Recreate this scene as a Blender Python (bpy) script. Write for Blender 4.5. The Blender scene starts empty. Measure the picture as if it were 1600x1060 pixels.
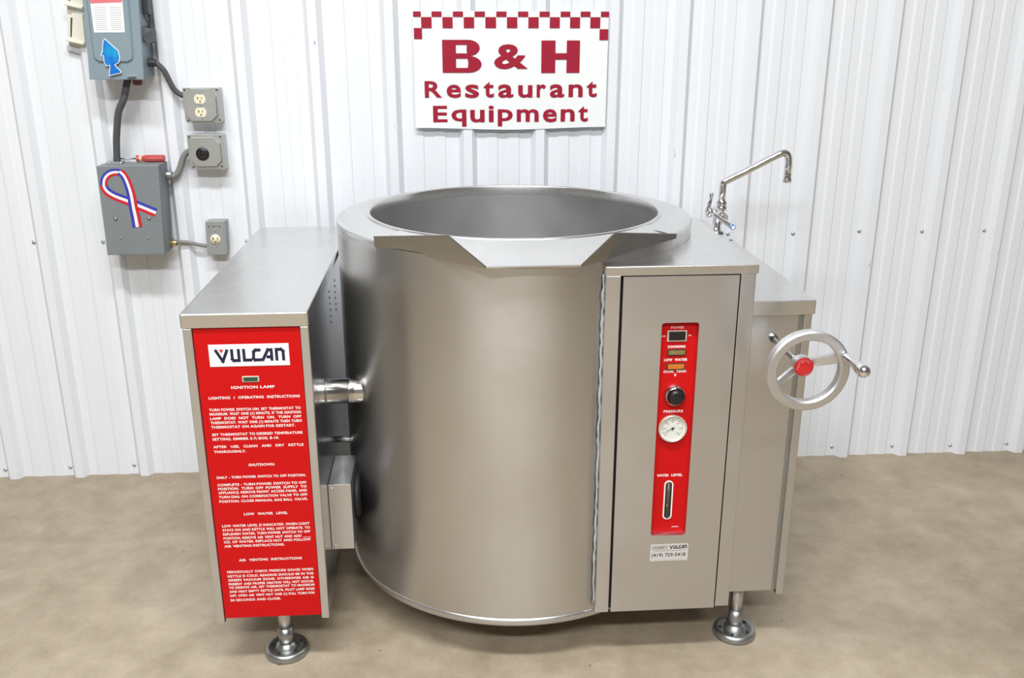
import bpy, bmesh, math, random
from mathutils import Vector, Matrix
random.seed(7)
PI = math.pi
S = bpy.context.scene
COL = S.collection

# ------------------------------------------------------------------ camera
cam_d = bpy.data.cameras.new('camera')
cam_d.sensor_fit = 'HORIZONTAL'; cam_d.sensor_width = 36.0
cam_d.lens = 1450.0 / 1600.0 * 36.0
cam_d.clip_start = 0.05; cam_d.clip_end = 60
cam = bpy.data.objects.new('camera', cam_d); COL.objects.link(cam)
cam.location = (0, 0, 1.4905)
cam.rotation_euler = (PI/2 - 0.3213, 0, 0)
S.camera = cam

# ------------------------------------------------------------------ world, lights, exposure
S.view_settings.view_transform = 'Standard'
S.view_settings.look = 'None'
S.view_settings.gamma = 1.0
S.view_settings.use_curve_mapping = False
S.view_settings.exposure = 0.12
W = bpy.data.worlds.new('world'); S.world = W; W.use_nodes = True
W.node_tree.nodes['Background'].inputs[0].default_value = (0.90, 0.95, 1.0, 1)
W.node_tree.nodes['Background'].inputs[1].default_value = 0.05

def area(name, loc, sx, sy, power, col=(1, .97, .93), rot=(0, 0, 0)):
    l = bpy.data.lights.new(name, 'AREA'); l.shape = 'RECTANGLE'
    l.size = sx; l.size_y = sy; l.energy = power; l.color = col
    o = bpy.data.objects.new(name, l); COL.objects.link(o)
    o.location = loc; o.rotation_euler = rot
    return o
# two rows of ceiling strip lights running parallel to the wall
area('strip_light_near_wall', (-0.45, 0.45, 4.35), 3.0, 0.35, 180, (0.95, 0.98, 1.0))
area('strip_light_far_row', (-0.25, -2.3, 4.35), 4.0, 0.35, 315, (0.95, 0.98, 1.0))

# ------------------------------------------------------------------ materials
def new_mat(name):
    m = bpy.data.materials.new(name); m.use_nodes = True
    return m, m.node_tree.nodes, m.node_tree.links, m.node_tree.nodes['Principled BSDF']
def plain(name, col, rough=.5, metal=0., coat=0., spec=.5, var=.04, scale=30):
    m, N, L, b = new_mat(name)
    b.inputs['Roughness'].default_value = rough; b.inputs['Metallic'].default_value = metal
    b.inputs['Coat Weight'].default_value = coat
    b.inputs['Specular IOR Level'].default_value = spec
    tc = N.new('ShaderNodeTexCoord'); no = N.new('ShaderNodeTexNoise'); no.inputs['Scale'].default_value = scale
    no.inputs['Detail'].default_value = 4
    mx = N.new('ShaderNodeMix'); mx.data_type = 'RGBA'
    mx.inputs[6].default_value = tuple(max(0, c*(1-var)) for c in col) + (1,)
    mx.inputs[7].default_value = tuple(min(1, c*(1+var)) for c in col) + (1,)
    L.new(tc.outputs['Object'], no.inputs['Vector']); L.new(no.outputs['Fac'], mx.inputs[0])
    L.new(mx.outputs[2], b.inputs['Base Color'])
    return m
def steel(name, col=(.62, .61, .605), r0=.30, r1=.38, stretch=(3, 3, 90), aniso=.6, bump=.0, radial=False, blotch=.06):
    m, N, L, b = new_mat(name)
    b.inputs['Metallic'].default_value = 1.0
    tc = N.new('ShaderNodeTexCoord'); mp = N.new('ShaderNodeMapping'); mp.inputs['Scale'].default_value = stretch
    n1 = N.new('ShaderNodeTexNoise'); n1.inputs['Scale'].default_value = 6; n1.inputs['Detail'].default_value = 6
    L.new(tc.outputs['Object'], mp.inputs[0]); L.new(mp.outputs[0], n1.inputs['Vector'])
    n2 = N.new('ShaderNodeTexNoise'); n2.inputs['Scale'].default_value = 5; n2.inputs['Detail'].default_value = 3
    L.new(tc.outputs['Object'], n2.inputs['Vector'])
    mr = N.new('ShaderNodeMapRange'); mr.inputs[1].default_value = .3; mr.inputs[2].default_value = .7
    mr.inputs[3].default_value = r0; mr.inputs[4].default_value = r1
    ad = N.new('ShaderNodeMath'); ad.operation = 'ADD'
    h1 = N.new('ShaderNodeMath'); h1.operation = 'MULTIPLY'; h1.inputs[1].default_value = .2
    h2 = N.new('ShaderNodeMath'); h2.operation = 'MULTIPLY'; h2.inputs[1].default_value = .8
    L.new(n1.outputs['Fac'], h1.inputs[0]); L.new(n2.outputs['Fac'], h2.inputs[0])
    L.new(h1.outputs[0], ad.inputs[0]); L.new(h2.outputs[0], ad.inputs[1])
    L.new(ad.outputs[0], mr.inputs[0]); L.new(mr.outputs[0], b.inputs['Roughness'])
    mx = N.new('ShaderNodeMix'); mx.data_type = 'RGBA'
    mx.inputs[6].default_value = tuple(c*(1-blotch) for c in col) + (1,)
    mx.inputs[7].default_value = tuple(min(1, c*(1+blotch)) for c in col) + (1,)
    L.new(n2.outputs['Fac'], mx.inputs[0]); L.new(mx.outputs[2], b.inputs['Base Color'])
    bp = N.new('ShaderNodeBump'); bp.inputs['Strength'].default_value = bump; bp.inputs['Distance'].default_value = .01
    if bump: L.new(n1.outputs['Fac'], bp.inputs['Height']); L.new(bp.outputs[0], b.inputs['Normal'])
    if aniso:
        b.inputs['Anisotropic'].default_value = aniso; b.inputs['Anisotropic Rotation'].default_value = .25
        tg = N.new('ShaderNodeTangent'); tg.direction_type = 'RADIAL'; tg.axis = 'Z'
        L.new(tg.outputs[0], b.inputs['Tangent'])
    return m

M = {}
M['steel'] = steel('brushed_steel')
M['steel_kettle'] = steel('brushed_kettle_steel', col=(.62, .605, .59), r0=.29, r1=.36, stretch=(2, 2, 60), aniso=.75)
M['steel_bowl'] = steel('dull_bowl_steel', col=(.64, .64, .64), r0=.30, r1=.42, stretch=(4, 4, 20), aniso=0, blotch=.15)
M['steel_lid'] = steel('lid_steel', col=(.72, .715, .71), r0=.25, r1=.30, stretch=(3, 60, 3), aniso=0)
M['steel_side'] = steel('polished_side_steel', col=(.64, .64, .64), r0=.20, r1=.26, stretch=(3, 3, 30), aniso=0)
M['steel_spout'] = steel('spout_steel', col=(.66, .65, .63), r0=.10, r1=.18, stretch=(20, 3, 3), aniso=0)
M['chrome'] = plain('chrome', (.78, .78, .80), .08, 1, var=.01)
M['pipe'] = steel('pipe_steel', col=(.66, .64, .62), r0=.16, r1=.24, stretch=(3, 3, 3), aniso=0)
M['cast_alu'] = steel('cast_aluminium', col=(.70, .70, .71), r0=.40, r1=.50, stretch=(5, 5, 5), aniso=0, bump=0)
M['zinc'] = steel('dull_zinc', col=(.42, .43, .43), r0=.3, r1=.45, stretch=(8, 8, 8), aniso=0, bump=0)
M['red'] = plain('red_enamel', (.56, .004, .005), .42, spec=.2, var=.02)
M['white_print'] = plain('white_print', (.88, .84, .82), .5, var=.01)
M['pink_print'] = plain('worn_pale_print', (.80, .45, .42), .5, var=.05)
M['plate_white'] = plain('name_plate_white', (.80, .84, .84), .35, var=.01)
M['logo_blue'] = plain('logo_dark_blue', (.012, .012, .045), .4, var=.02)
M['logo_red'] = plain('logo_red', (.70, .02, .03), .4)
M['green_lens'] = plain('green_lens', (.004, .07, .035), .15, coat=.6)
M['olive_lens'] = plain('dull_amber_lens', (.22, .17, .06), .25, coat=.4, var=.3, scale=200)
M['amber_lens'] = plain('orange_lens', (.60, .16, .01), .25, coat=.4, var=.15, scale=200)
M['lens_rim'] = plain('lens_bezel', (.05, .035, .02), .4)
M['pale_metal'] = plain('pale_bezel', (.75, .70, .62), .3, .6)
M['black'] = plain('black_plastic', (.008, .008, .009), .35)
M['rubber'] = plain('black_rubber', (.012, .012, .014), .6)
M['gap'] = plain('dark_gap', (.01, .009, .008), .8)
M['gauge_face'] = plain('gauge_face', (.72, .72, .66), .4)
M['gauge_mark'] = plain('gauge_marking', (.10, .10, .10), .5)
M['sight'] = plain('sight_glass_tube', (.075, .065, .045), .35, var=.5, scale=60)
M['sticker'] = plain('silver_sticker', (.66, .64, .62), .4, .2)
M['ink'] = plain('black_ink', (.02, .02, .02), .6)
M['weld'] = plain('grey_weld_sealant', (.50, .51, .51), .5, .3, var=.3, scale=120)
M['brass'] = plain('dull_brass', (.55, .42, .2), .35, .9)
M['red_cap'] = plain('red_hub_cap', (.66, .015, .015), .35, coat=.3)
M['sign_white'] = plain('sign_white', (.86, .87, .86), .35, var=.01, scale=4)
M['sign_red'] = plain('sign_red', (.34, .004, .028), .4, var=.08, scale=10)
M['disc_grey'] = plain('blue_grey_enamel', (.235, .30, .34), .42, coat=.1, var=.05, scale=8)
M['box_grey'] = plain('grey_painted_steel', (.205, .225, .235), .5, var=.08, scale=14)
M['galv'] = steel('galvanised_box', col=(.52, .53, .52), r0=.42, r1=.55, stretch=(10, 10, 10), aniso=0, bump=0)
M['outlet_grey'] = plain('grey_outlet_box', (.34, .35, .345), .5, .3, var=.06)
M['ivory'] = plain('ivory_receptacle', (.80, .74, .55), .4, var=.02)
M['slot'] = plain('receptacle_slot', (.10, .05, .03), .7)
M['cable'] = plain('grey_cable', (.075, .077, .082), .55, var=.1)
M['cable_pale'] = plain('pale_flex_conduit', (.20, .20, .185), .5, var=.15)
M['dark_metal'] = plain('dark_metal', (.06, .06, .065), .45, .5, var=.2)
M['cream'] = plain('cream_plastic', (.72, .70, .60), .5, var=.03)
M['cream_lip'] = plain('cream_lip', (.78, .75, .66), .45)
M['pale_plate'] = plain('pale_grey_plate', (.62, .63, .68), .5)
M['label_red'] = plain('label_red', (.70, .18, .22), .5, var=.05)
M['label_grey'] = plain('label_grey_print', (.52, .53, .57), .6)
M['fish_blue'] = None
M['rib_blue'] = plain('ribbon_blue', (.035, .045, .42), .45)
M['rib_red'] = plain('ribbon_red', (.62, .01, .025), .45)
M['rib_white'] = plain('ribbon_white', (.84, .83, .82), .45)
M['driver_red'] = plain('screwdriver_red', (.52, .07, .06), .25, coat=.6, var=.15, scale=60)
M['driver_clear'] = plain('screwdriver_amber', (.72, .5, .3), .2, coat=.5)
M['knob_red'] = plain('dull_red_knob', (.16, .05, .05), .5)
M['screw'] = plain('screw_head', (.50, .51, .52), .4, .7)

def fish_mat():
    m, N, L, b = new_mat('fish_blue_print'); b.inputs['Roughness'].default_value = .35
    tc = N.new('ShaderNodeTexCoord'); no = N.new('ShaderNodeTexNoise'); no.inputs['Scale'].default_value = 28
    cr = N.new('ShaderNodeValToRGB'); e = cr.color_ramp.elements
    e[0].position = .45; e[0].color = (.006, .14, .60, 1); e[1].position = .75; e[1].color = (.012, .40, .62, 1)
    L.new(tc.outputs['Object'], no.inputs['Vector']); L.new(no.outputs['Fac'], cr.inputs[0]); L.new(cr.outputs[0], b.inputs['Base Color'])
    return m
M['fish_blue'] = fish_mat()

def wall_mat(scratched):
    m, N, L, b = new_mat('white_wall_panel_scuffed' if scratched else 'white_wall_panel')
    b.inputs['Roughness'].default_value = .38; b.inputs['Specular IOR Level'].default_value = .4
    tc = N.new('ShaderNodeTexCoord')
    n1 = N.new('ShaderNodeTexNoise'); n1.inputs['Scale'].default_value = 2.2; n1.inputs['Detail'].default_value = 4
    L.new(tc.outputs['Object'], n1.inputs['Vector'])
    base = N.new('ShaderNodeMix'); base.data_type = 'RGBA'
    base.inputs[6].default_value = (.765, .785, .82, 1); base.inputs[7].default_value = (.80, .815, .845, 1)
    L.new(n1.outputs['Fac'], base.inputs[0])
    mp = N.new('ShaderNodeMapping'); mp.inputs['Scale'].default_value = (90, 90, 14 if scratched else 40)
    n2 = N.new('ShaderNodeTexNoise'); n2.inputs['Scale'].default_value = 1.0; n2.inputs['Detail'].default_value = 5
    L.new(tc.outputs['Object'], mp.inputs[0]); L.new(mp.outputs[0], n2.inputs['Vector'])
    n3 = N.new('ShaderNodeTexNoise'); n3.inputs['Scale'].default_value = 2.6
    L.new(tc.outputs['Object'], n3.inputs['Vector'])
    t = N.new('ShaderNodeMapRange')
    t.inputs[1].default_value = .69 if scratched else .80; t.inputs[2].default_value = .73 if scratched else .84
    L.new(n2.outputs['Fac'], t.inputs[0])
    t3 = N.new('ShaderNodeMapRange'); t3.inputs[1].default_value = .50; t3.inputs[2].default_value = .62
    L.new(n3.outputs['Fac'], t3.inputs[0])
    mu = N.new('ShaderNodeMath'); mu.operation = 'MULTIPLY'; L.new(t.outputs[0], mu.inputs[0]); L.new(t3.outputs[0], mu.inputs[1])
    mx = N.new('ShaderNodeMix'); mx.data_type = 'RGBA'; mx.inputs[7].default_value = (.16, .16, .17, 1)
    L.new(mu.outputs[0], mx.inputs[0]); L.new(base.outputs[2], mx.inputs[6]); L.new(mx.outputs[2], b.inputs['Base Color'])
    return m
M['wall'] = wall_mat(False); M['wall_rib'] = wall_mat(True)

def floor_mat():
    m, N, L, b = new_mat('tan_concrete_floor')
    tc = N.new('ShaderNodeTexCoord')
    n1 = N.new('ShaderNodeTexNoise'); n1.inputs['Scale'].default_value = 1.7; n1.inputs['Detail'].default_value = 6; n1.inputs['Roughness'].default_value = .6
    n2 = N.new('ShaderNodeTexNoise'); n2.inputs['Scale'].default_value = 9; n2.inputs['Detail'].default_value = 8; n2.inputs['Roughness'].default_value = .65
    n3 = N.new('ShaderNodeTexNoise'); n3.inputs['Scale'].default_value = 120; n3.inputs['Detail'].default_value = 3
    n4 = N.new('ShaderNodeTexNoise'); n4.inputs['Scale'].default_value = 34; n4.inputs['Detail'].default_value = 2
    for n in (n1, n2, n3, n4): L.new(tc.outputs['Object'], n.inputs['Vector'])
    cr = N.new('ShaderNodeValToRGB'); e = cr.color_ramp.elements
    e[0].position = .36; e[0].color = (.262, .206, .138, 1); e[1].position = .64; e[1].color = (.440, .362, .268, 1)
    a = N.new('ShaderNodeMath'); a.operation = 'MULTIPLY_ADD'; a.inputs[1].default_value = .5
    L.new(n2.outputs['Fac'], a.inputs[0])
    h = N.new('ShaderNodeMath'); h.operation = 'MULTIPLY'; h.inputs[1].default_value = .5
    L.new(n1.outputs['Fac'], h.inputs[0]); L.new(h.outputs[0], a.inputs[2]); L.new(a.outputs[0], cr.inputs[0])
    g = N.new('ShaderNodeMix'); g.data_type = 'RGBA'; g.blend_type = 'MULTIPLY'; g.inputs[0].default_value = .25
    gr = N.new('ShaderNodeMapRange'); gr.inputs[1].default_value = .3; gr.inputs[2].default_value = .7; gr.inputs[3].default_value = .8; gr.inputs[4].default_value = 1.1
    L.new(n3.outputs['Fac'], gr.inputs[0]); L.new(cr.outputs[0], g.inputs[6]); L.new(gr.outputs[0], g.inputs[7])
    sp = N.new('ShaderNodeMapRange'); sp.inputs[1].default_value = .74; sp.inputs[2].default_value = .80
    L.new(n4.outputs['Fac'], sp.inputs[0])
    k = N.new('ShaderNodeMix'); k.data_type = 'RGBA'; k.inputs[7].default_value = (.17, .13, .09, 1)
    L.new(sp.outputs[0], k.inputs[0]); L.new(g.outputs[2], k.inputs[6])
    L.new(k.outputs[2], b.inputs['Base Color'])
    rr = N.new('ShaderNodeMapRange'); rr.inputs[3].default_value = .42; rr.inputs[4].default_value = .62
    L.new(n2.outputs['Fac'], rr.inputs[0]); L.new(rr.outputs[0], b.inputs['Roughness'])
    bp = N.new('ShaderNodeBump'); bp.inputs['Strength'].default_value = .08; bp.inputs['Distance'].default_value = .02
    L.new(n2.outputs['Fac'], bp.inputs['Height']); L.new(bp.outputs[0], b.inputs['Normal'])
    return m
M['floor'] = floor_mat()
M['ceiling'] = plain('white_ceiling', (.62, .63, .64), .8)
M['room_wall'] = plain('far_white_wall', (.36, .35, .335), .7)

# ------------------------------------------------------------------ mesh builder
class MB:
    def __init__(s): s.bm = bmesh.new(); s.mats = []
    def mi(s, m):
        if m not in s.mats: s.mats.append(m)
        return s.mats.index(m)
    def _add(s, vs, fs, m, smooth=False, bevel=0, seg=2):
        b2 = bmesh.new()
        bv = [b2.verts.new(v) for v in vs]
        for f in fs:
            try: b2.faces.new([bv[i] for i in f])
            except ValueError: pass
        if bevel: 
            bmesh.ops.bevel(b2, geom=[e for e in b2.edges], offset=bevel, segments=seg, affect='EDGES', profile=.5)
        bmesh.ops.recalc_face_normals(b2, faces=b2.faces)
        me = bpy.data.meshes.new('tmp'); b2.to_mesh(me); b2.free()
        n0 = len(s.bm.faces); s.bm.from_mesh(me); bpy.data.meshes.remove(me)
        s.bm.faces.ensure_lookup_table(); i = s.mi(m)
        for f in s.bm.faces[n0:]: f.material_index = i; f.smooth = smooth
    def box(s, x0, x1, y0, y1, z0, z1, m, bevel=0, seg=2):
        vs = [(x, y, z) for x in (x0, x1) for y in (y0, y1) for z in (z0, z1)]
        fs = [(0, 1, 3, 2), (4, 6, 7, 5), (0, 4, 5, 1), (2, 3, 7, 6), (0, 2, 6, 4), (1, 5, 7, 3)]
        s._add(vs, fs, m, False, bevel, seg)
    def prism(s, pts, a, b, m, axis='z', bevel=0, smooth=False, pts2=None):
        # extrude polygon pts between a and b along axis; for axis 'y' pts are (x,z); 'x' pts are (y,z)
        def P(p, t): return {'z': (p[0], p[1], t), 'y': (p[0], t, p[1]), 'x': (t, p[0], p[1])}[axis]
        q = pts2 or pts; n = len(pts)
        vs = [P(p, a) for p in pts] + [P(p, b) for p in q]
        fs = [tuple(range(n)), tuple(range(2*n-1, n-1, -1))] + [(i, (i+1) % n, n+(i+1) % n, n+i) for i in range(n)]
        s._add(vs, fs, m, smooth, bevel)
    def lathe(s, prof, m, c=(0, 0, 0), axis='z', n=48, smooth=True, a0=0, a1=2*PI, close=False):
        # prof: list of (r, t)
        full = abs(a1-a0-2*PI) < 1e-6; k = n if full else n+1
        vs = []
        for j in range(k):
            a = a0+(a1-a0)*j/n; ca, sa = math.cos(a), math.sin(a)
            for r, t in prof:
                p = {'z': (r*ca, r*sa, t), 'y': (r*ca, t, r*sa), 'x': (t, r*ca, r*sa)}[axis]
                vs.append((p[0]+c[0], p[1]+c[1], p[2]+c[2]))
        L = len(prof); fs = []
        for j in range(n):
            j2 = (j+1) % k
            for i in range(L-1):
                fs.append((j*L+i, j2*L+i, j2*L+i+1, j*L+i+1))
            if close: fs.append((j*L+L-1, j2*L+L-1, j2*L, j*L))
        b2 = bmesh.new(); bv = [b2.verts.new(v) for v in vs]
        for f in fs:
            try: b2.faces.new([bv[i] for i in f])
            except ValueError: pass
        bmesh.ops.remove_doubles(b2, verts=b2.verts, dist=1e-6)
        bmesh.ops.recalc_face_normals(b2, faces=b2.faces)
        me = bpy.data.meshes.new('tmp'); b2.to_mesh(me); b2.free()
        n0 = len(s.bm.faces); s.bm.from_mesh(me); bpy.data.meshes.remove(me)
        s.bm.faces.ensure_lookup_table(); i = s.mi(m)
        for f in s.bm.faces[n0:]: f.material_index = i; f.smooth = smooth
    def cyl(s, p0, p1, r0, m, r1=None, n=24, smooth=True):
        r1 = r0 if r1 is None else r1
        s.tube([p0, p1], [r0, r1], m, n, smooth)
    def tube(s, pts, r, m, n=16, smooth=True, caps=True):
        pts = [Vector(p) for p in pts]; rs = r if isinstance(r, (list, tuple)) else [r]*len(pts)
        vs = []; up = None
        for i, p in enumerate(pts):
            t = (pts[min(i+1, len(pts)-1)]-pts[max(i-1, 0)]).normalized()
            if up is None:
                up = Vector((0, 0, 1)) if abs(t.z) < .9 else Vector((0, 1, 0))
            a = (up - t*up.dot(t)).normalized(); b = t.cross(a); up = a
            for k in range(n):
                g = 2*PI*k/n; vs.append(tuple(p+(a*math.cos(g)+b*math.sin(g))*rs[i]))
        fs = []
        for i in range(len(pts)-1):
            for k in range(n):
                k2 = (k+1) % n; fs.append((i*n+k, i*n+k2, (i+1)*n+k2, (i+1)*n+k))
        if caps:
            fs.append(tuple(range(n))); e = (len(pts)-1)*n; fs.append(tuple(e+k for k in range(n-1, -1, -1)))
        n0 = len(s.bm.faces)
        s._add(vs, fs, m, smooth)
        if caps:
            s.bm.faces.ensure_lookup_table()
            for f in s.bm.faces[n0:]:
                if len(f.verts) > 4: f.smooth = False
    def poly(s, pts, m):   # a flat face given as 3d points
        s._add(pts, [tuple(range(len(pts)))], m)
    def mesh(s, vs, fs, m): s._add(vs, fs, m)
    def sphere(s, c, r, m, sz=1.0):
        prof = [(r*math.sin(PI*i/12), -r*sz*math.cos(PI*i/12)) for i in range(13)]
        s.lathe([(max(a, 0), b) for a, b in prof], m, c, 'z', 20)
    def build(s, name, parent=None, link=True, sharp=None):
        me = bpy.data.meshes.new(name); s.bm.to_mesh(me); s.bm.free()
        for m in s.mats: me.materials.append(m)
        if sharp:
            try: me.set_sharp_from_angle(angle=sharp)
            except Exception: pass
        o = bpy.data.objects.new(name, me)
        if link: COL.objects.link(o)
        if parent: o.parent = parent
        return o

def spline(pts, k=8):
    P = [Vector(p) for p in pts]; out = []
    for i in range(len(P)-1):
        p0 = P[max(i-1, 0)]; p1 = P[i]; p2 = P[i+1]; p3 = P[min(i+2, len(P)-1)]
        for j in range(k):
            t = j/k
            out.append(.5*((2*p1)+(-p0+p2)*t+(2*p0-5*p1+4*p2-p3)*t*t+(-p0+3*p1-3*p2+p3)*t**3))
    out.append(P[-1]); return out
def arc(cx, cy, r, a0, a1, n=8):
    return [(cx+r*math.cos(a0+(a1-a0)*i/n), cy+r*math.sin(a0+(a1-a0)*i/n)) for i in range(n+1)]
def rrect(x0, x1, z0, z1, r, n=5):
    return (arc(x1-r, z0+r, r, -PI/2, 0, n)+arc(x1-r, z1-r, r, 0, PI/2, n)
            + arc(x0+r, z1-r, r, PI/2, PI, n)+arc(x0+r, z0+r, r, PI, 1.5*PI, n))

# ------------------------------------------------------------------ lettering as flat meshes
_tc = {}
def glyphs(txt, bold):
    key = (txt, bold)
    if key not in _tc:
        cu = bpy.data.curves.new('t', 'FONT'); cu.body = txt; cu.offset = bold; cu.resolution_u = 3
        cu.space_character = 1.0 + bold*2.5
        o = bpy.data.objects.new('t', cu); me = bpy.data.meshes.new_from_object(o)
        vs = [(v.co.x, v.co.y) for v in me.vertices]; fs = [tuple(p.vertices) for p in me.polygons]
        bpy.data.objects.remove(o); bpy.data.curves.remove(cu); bpy.data.meshes.remove(me)
        _tc[key] = (vs, fs)
    return _tc[key]
def put(mb, txt, m, x0, x1, z0, z1, y, bold=.0, ref=None):
    """one string fitted to the rectangle x0..x1, z0..z1 on the plane y (faces -y).
    ref: string whose height counts as z0..z1 (so descenders may hang below)."""
    vs, fs = glyphs(txt, bold)
    if not vs: return
    ax, bx = min(v[0] for v in vs), max(v[0] for v in vs)
    rv = glyphs(ref, bold)[0] if ref else vs
    az, bz = min(v[1] for v in rv), max(v[1] for v in rv)
    P = [(x0+(v[0]-ax)/(bx-ax)*(x1-x0), y, z0+(v[1]-az)/(bz-az)*(z1-z0)) for v in vs]
    mb.mesh(P, fs, m)
def justified(mb, txt, m, x0, x1, zc, cap, y, bold=.02, full=True, wsc=None):
    """words of a line laid out between x0 and x1, gaps stretched like justified print"""
    words = txt.split(' '); ws = []
    for w in words:
        vs = glyphs(w, bold)[0]; ws.append(max(v[0] for v in vs)-min(v[0] for v in vs))
    rv = glyphs('H', bold)[0]; hz = max(v[1] for v in rv)
    sc = cap/hz; sx = sc*1.12
    tot = sum(ws)*sx; gmin = cap*.55
    if tot+gmin*(len(ws)-1) > x1-x0 or not full:
        if not full: x1 = min(x1, x0+tot+gmin*(len(ws)-1))
        sx *= min(1.0, (x1-x0-gmin*(len(ws)-1))/tot); tot = sum(ws)*sx
    gap = (x1-x0-tot)/max(1, len(ws)-1) if full else gmin
    x = x0
    for w, wd in zip(words, ws):
        vs, fs = glyphs(w, bold); ax = min(v[0] for v in vs)
        mb.mesh([(x+(v[0]-ax)*sx, y, zc-cap/2+v[1]*sc) for v in vs], fs, m); x += wd*sx+gap
def strokes(mb, paths, w, m, y, f):
    """thick polyline letters; f maps drawing units to (x, z)"""
    for p in paths:
        for i in range(len(p)-1):
            a, b = Vector(p[i]), Vector(p[i+1]); d = (b-a).normalized(); n = Vector((-d.y, d.x))*w/2
            ea = a - d*(w/2 if i > 0 else 0); eb = b + d*(w/2 if i < len(p)-2 else 0)
            q = [ea+n, eb+n, eb-n, ea-n]
            yy = y - .00001*i
            mb.poly([(f(v)[0], yy, f(v)[1]) for v in q], m)

# ------------------------------------------------------------------ naming helpers
def tag(o, label=None, cat=None, group=None, kind=None):
    if label: o['label'] = label
    if cat: o['category'] = cat
    if group: o['group'] = group
    if kind: o['kind'] = kind
    return o
def thing(name, label, cat, loc, rz=0., group=None):
    o = bpy.data.objects.new(name, None); COL.objects.link(o); o.empty_display_size = .1
    o.location = loc; o.rotation_euler = (0, 0, rz)
    return tag(o, label, cat, group)

# ================================================================== THE SETTING
WYAW = 0.0596; WY = 3.048
wu = Vector((math.cos(WYAW), math.sin(WYAW), 0)); wn = Vector((math.sin(WYAW), -math.cos(WYAW), 0))
RIBS = [-2.65, -2.42, -2.195, -1.969, -1.7436, -1.5197, -1.2960, -1.0690, -.8374, -.6123, -.3799, -.1423, .0891, .3187, .5403,
        .7659, .9914, 1.2190, 1.4420, 1.6650, 1.885, 2.108, 2.331, 2.554, 2.777, 3.0]
u_ = -6.0; PROF = []
allr = [RIBS[0]-.225*i for i in range(14, 0, -1)]+RIBS+[RIBS[-1]+.225*i for i in range(1, 14)]
for i, c in enumerate(allr):
    PROF += [(c-.029, 0, 0), (c-.0135, .021, 1), (c+.0135, .021, 0), (c+.029, 0, 0)]
    for mc in (.080, .150):
        PROF += [(c+mc-.024, 0, 0), (c+mc-.016, .003, 0), (c+mc+.014, .003, 0), (c+mc+.018, 0, 0)]
HW = 4.5
mb = MB()
for i in range(len(PROF)-1):
    a, b = PROF[i], PROF[i+1]
    pa = Vector((a[0], -a[1], 0)); pb = Vector((b[0], -b[1], 0))
    mb.mi(M['wall']); mb.mi(M['wall_rib'])
    v = [mb.bm.verts.new(p) for p in (pa, pb, pb+Vector((0, 0, HW)), pa+Vector((0, 0, HW)))]
    f = mb.bm.faces.new(v); f.material_index = 1 if a[2] else 0
bmesh.ops.remove_doubles(mb.bm, verts=mb.bm.verts, dist=1e-6)
# bottom and top of the sheet are left as the sheet's cut edge; a back face closes it
xa, xb = PROF[0][0], PROF[-1][0]
mb.box(xa, xb, .004, .05, 0, HW, M['wall'])
wall = mb.build('wall_back'); wall.location = (0, WY, 0); wall.rotation_euler = (0, 0, WYAW)
wall['kind'] = 'structure'
# screws that hold the sheet: a row by the floor, a row at girt height
def screw_proto():
    m = MB(); m.lathe([(0, -.0055), (.0032, -.0055), (.0034, -.003), (.0062, -.0025), (.0066, 0)], M['screw'], axis='y', n=10)
    return m.build('screw', link=False)
sp = screw_proto()
for z, dz in ((.034, 0), (.836, 0), (1.64, 0)):
    for c in RIBS[3:22]:
        s = sp.copy(); COL.objects.link(s); s.parent = wall
        s.location = (c-.036+random.uniform(-.004, .004), 0, z+random.uniform(-.006, .006)); s['label'] = 'small round screw head'
bpy.data.objects.remove(sp)

mb = MB(); mb.box(-6.5, 7, -7, 3.6, -.1, 0, M['floor'])
fl = mb.build('floor'); fl['kind'] = 'structure'
mb = MB(); mb.box(-6.5, 7, -7, 3.6, 4.5, 4.6, M['ceiling'])
ce = mb.build('ceiling'); ce['kind'] = 'structure'
mb = MB(); mb.box(-6.5, -6.4, -7, 3.6, 0, 4.5, M['room_wall']); o = mb.build('wall_left'); o['kind'] = 'structure'
mb = MB(); mb.box(6.9, 7, -7, 3.6, 0, 4.5, M['room_wall']); o = mb.build('wall_right'); o['kind'] = 'structure'
mb = MB(); mb.box(-6.4, 6.9, -7, -6.9, 0, 4.5, M['room_wall']); o = mb.build('wall_front'); o['kind'] = 'structure'

def on_wall(name, label, cat, u, z, group=None):
    """an empty on the wall sheet; local x runs along the wall, -y out into the room"""
    p = Vector((0, WY, 0)) + wu*u
    return thing(name, label, cat, (p.x, p.y, z), WYAW, group)

# ================================================================== THE KETTLE MACHINE (one thing)
KX, KY, KYAW = .0049, 2.3782, .0706
mach = thing('steam_kettle', 'large stainless steel tilting steam kettle with red instruction panel and handwheel', 'kettle', (KX, KY, 0), KYAW)
ST, SK, SL = M['steel'], M['steel_kettle'], M['steel_lid']

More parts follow.
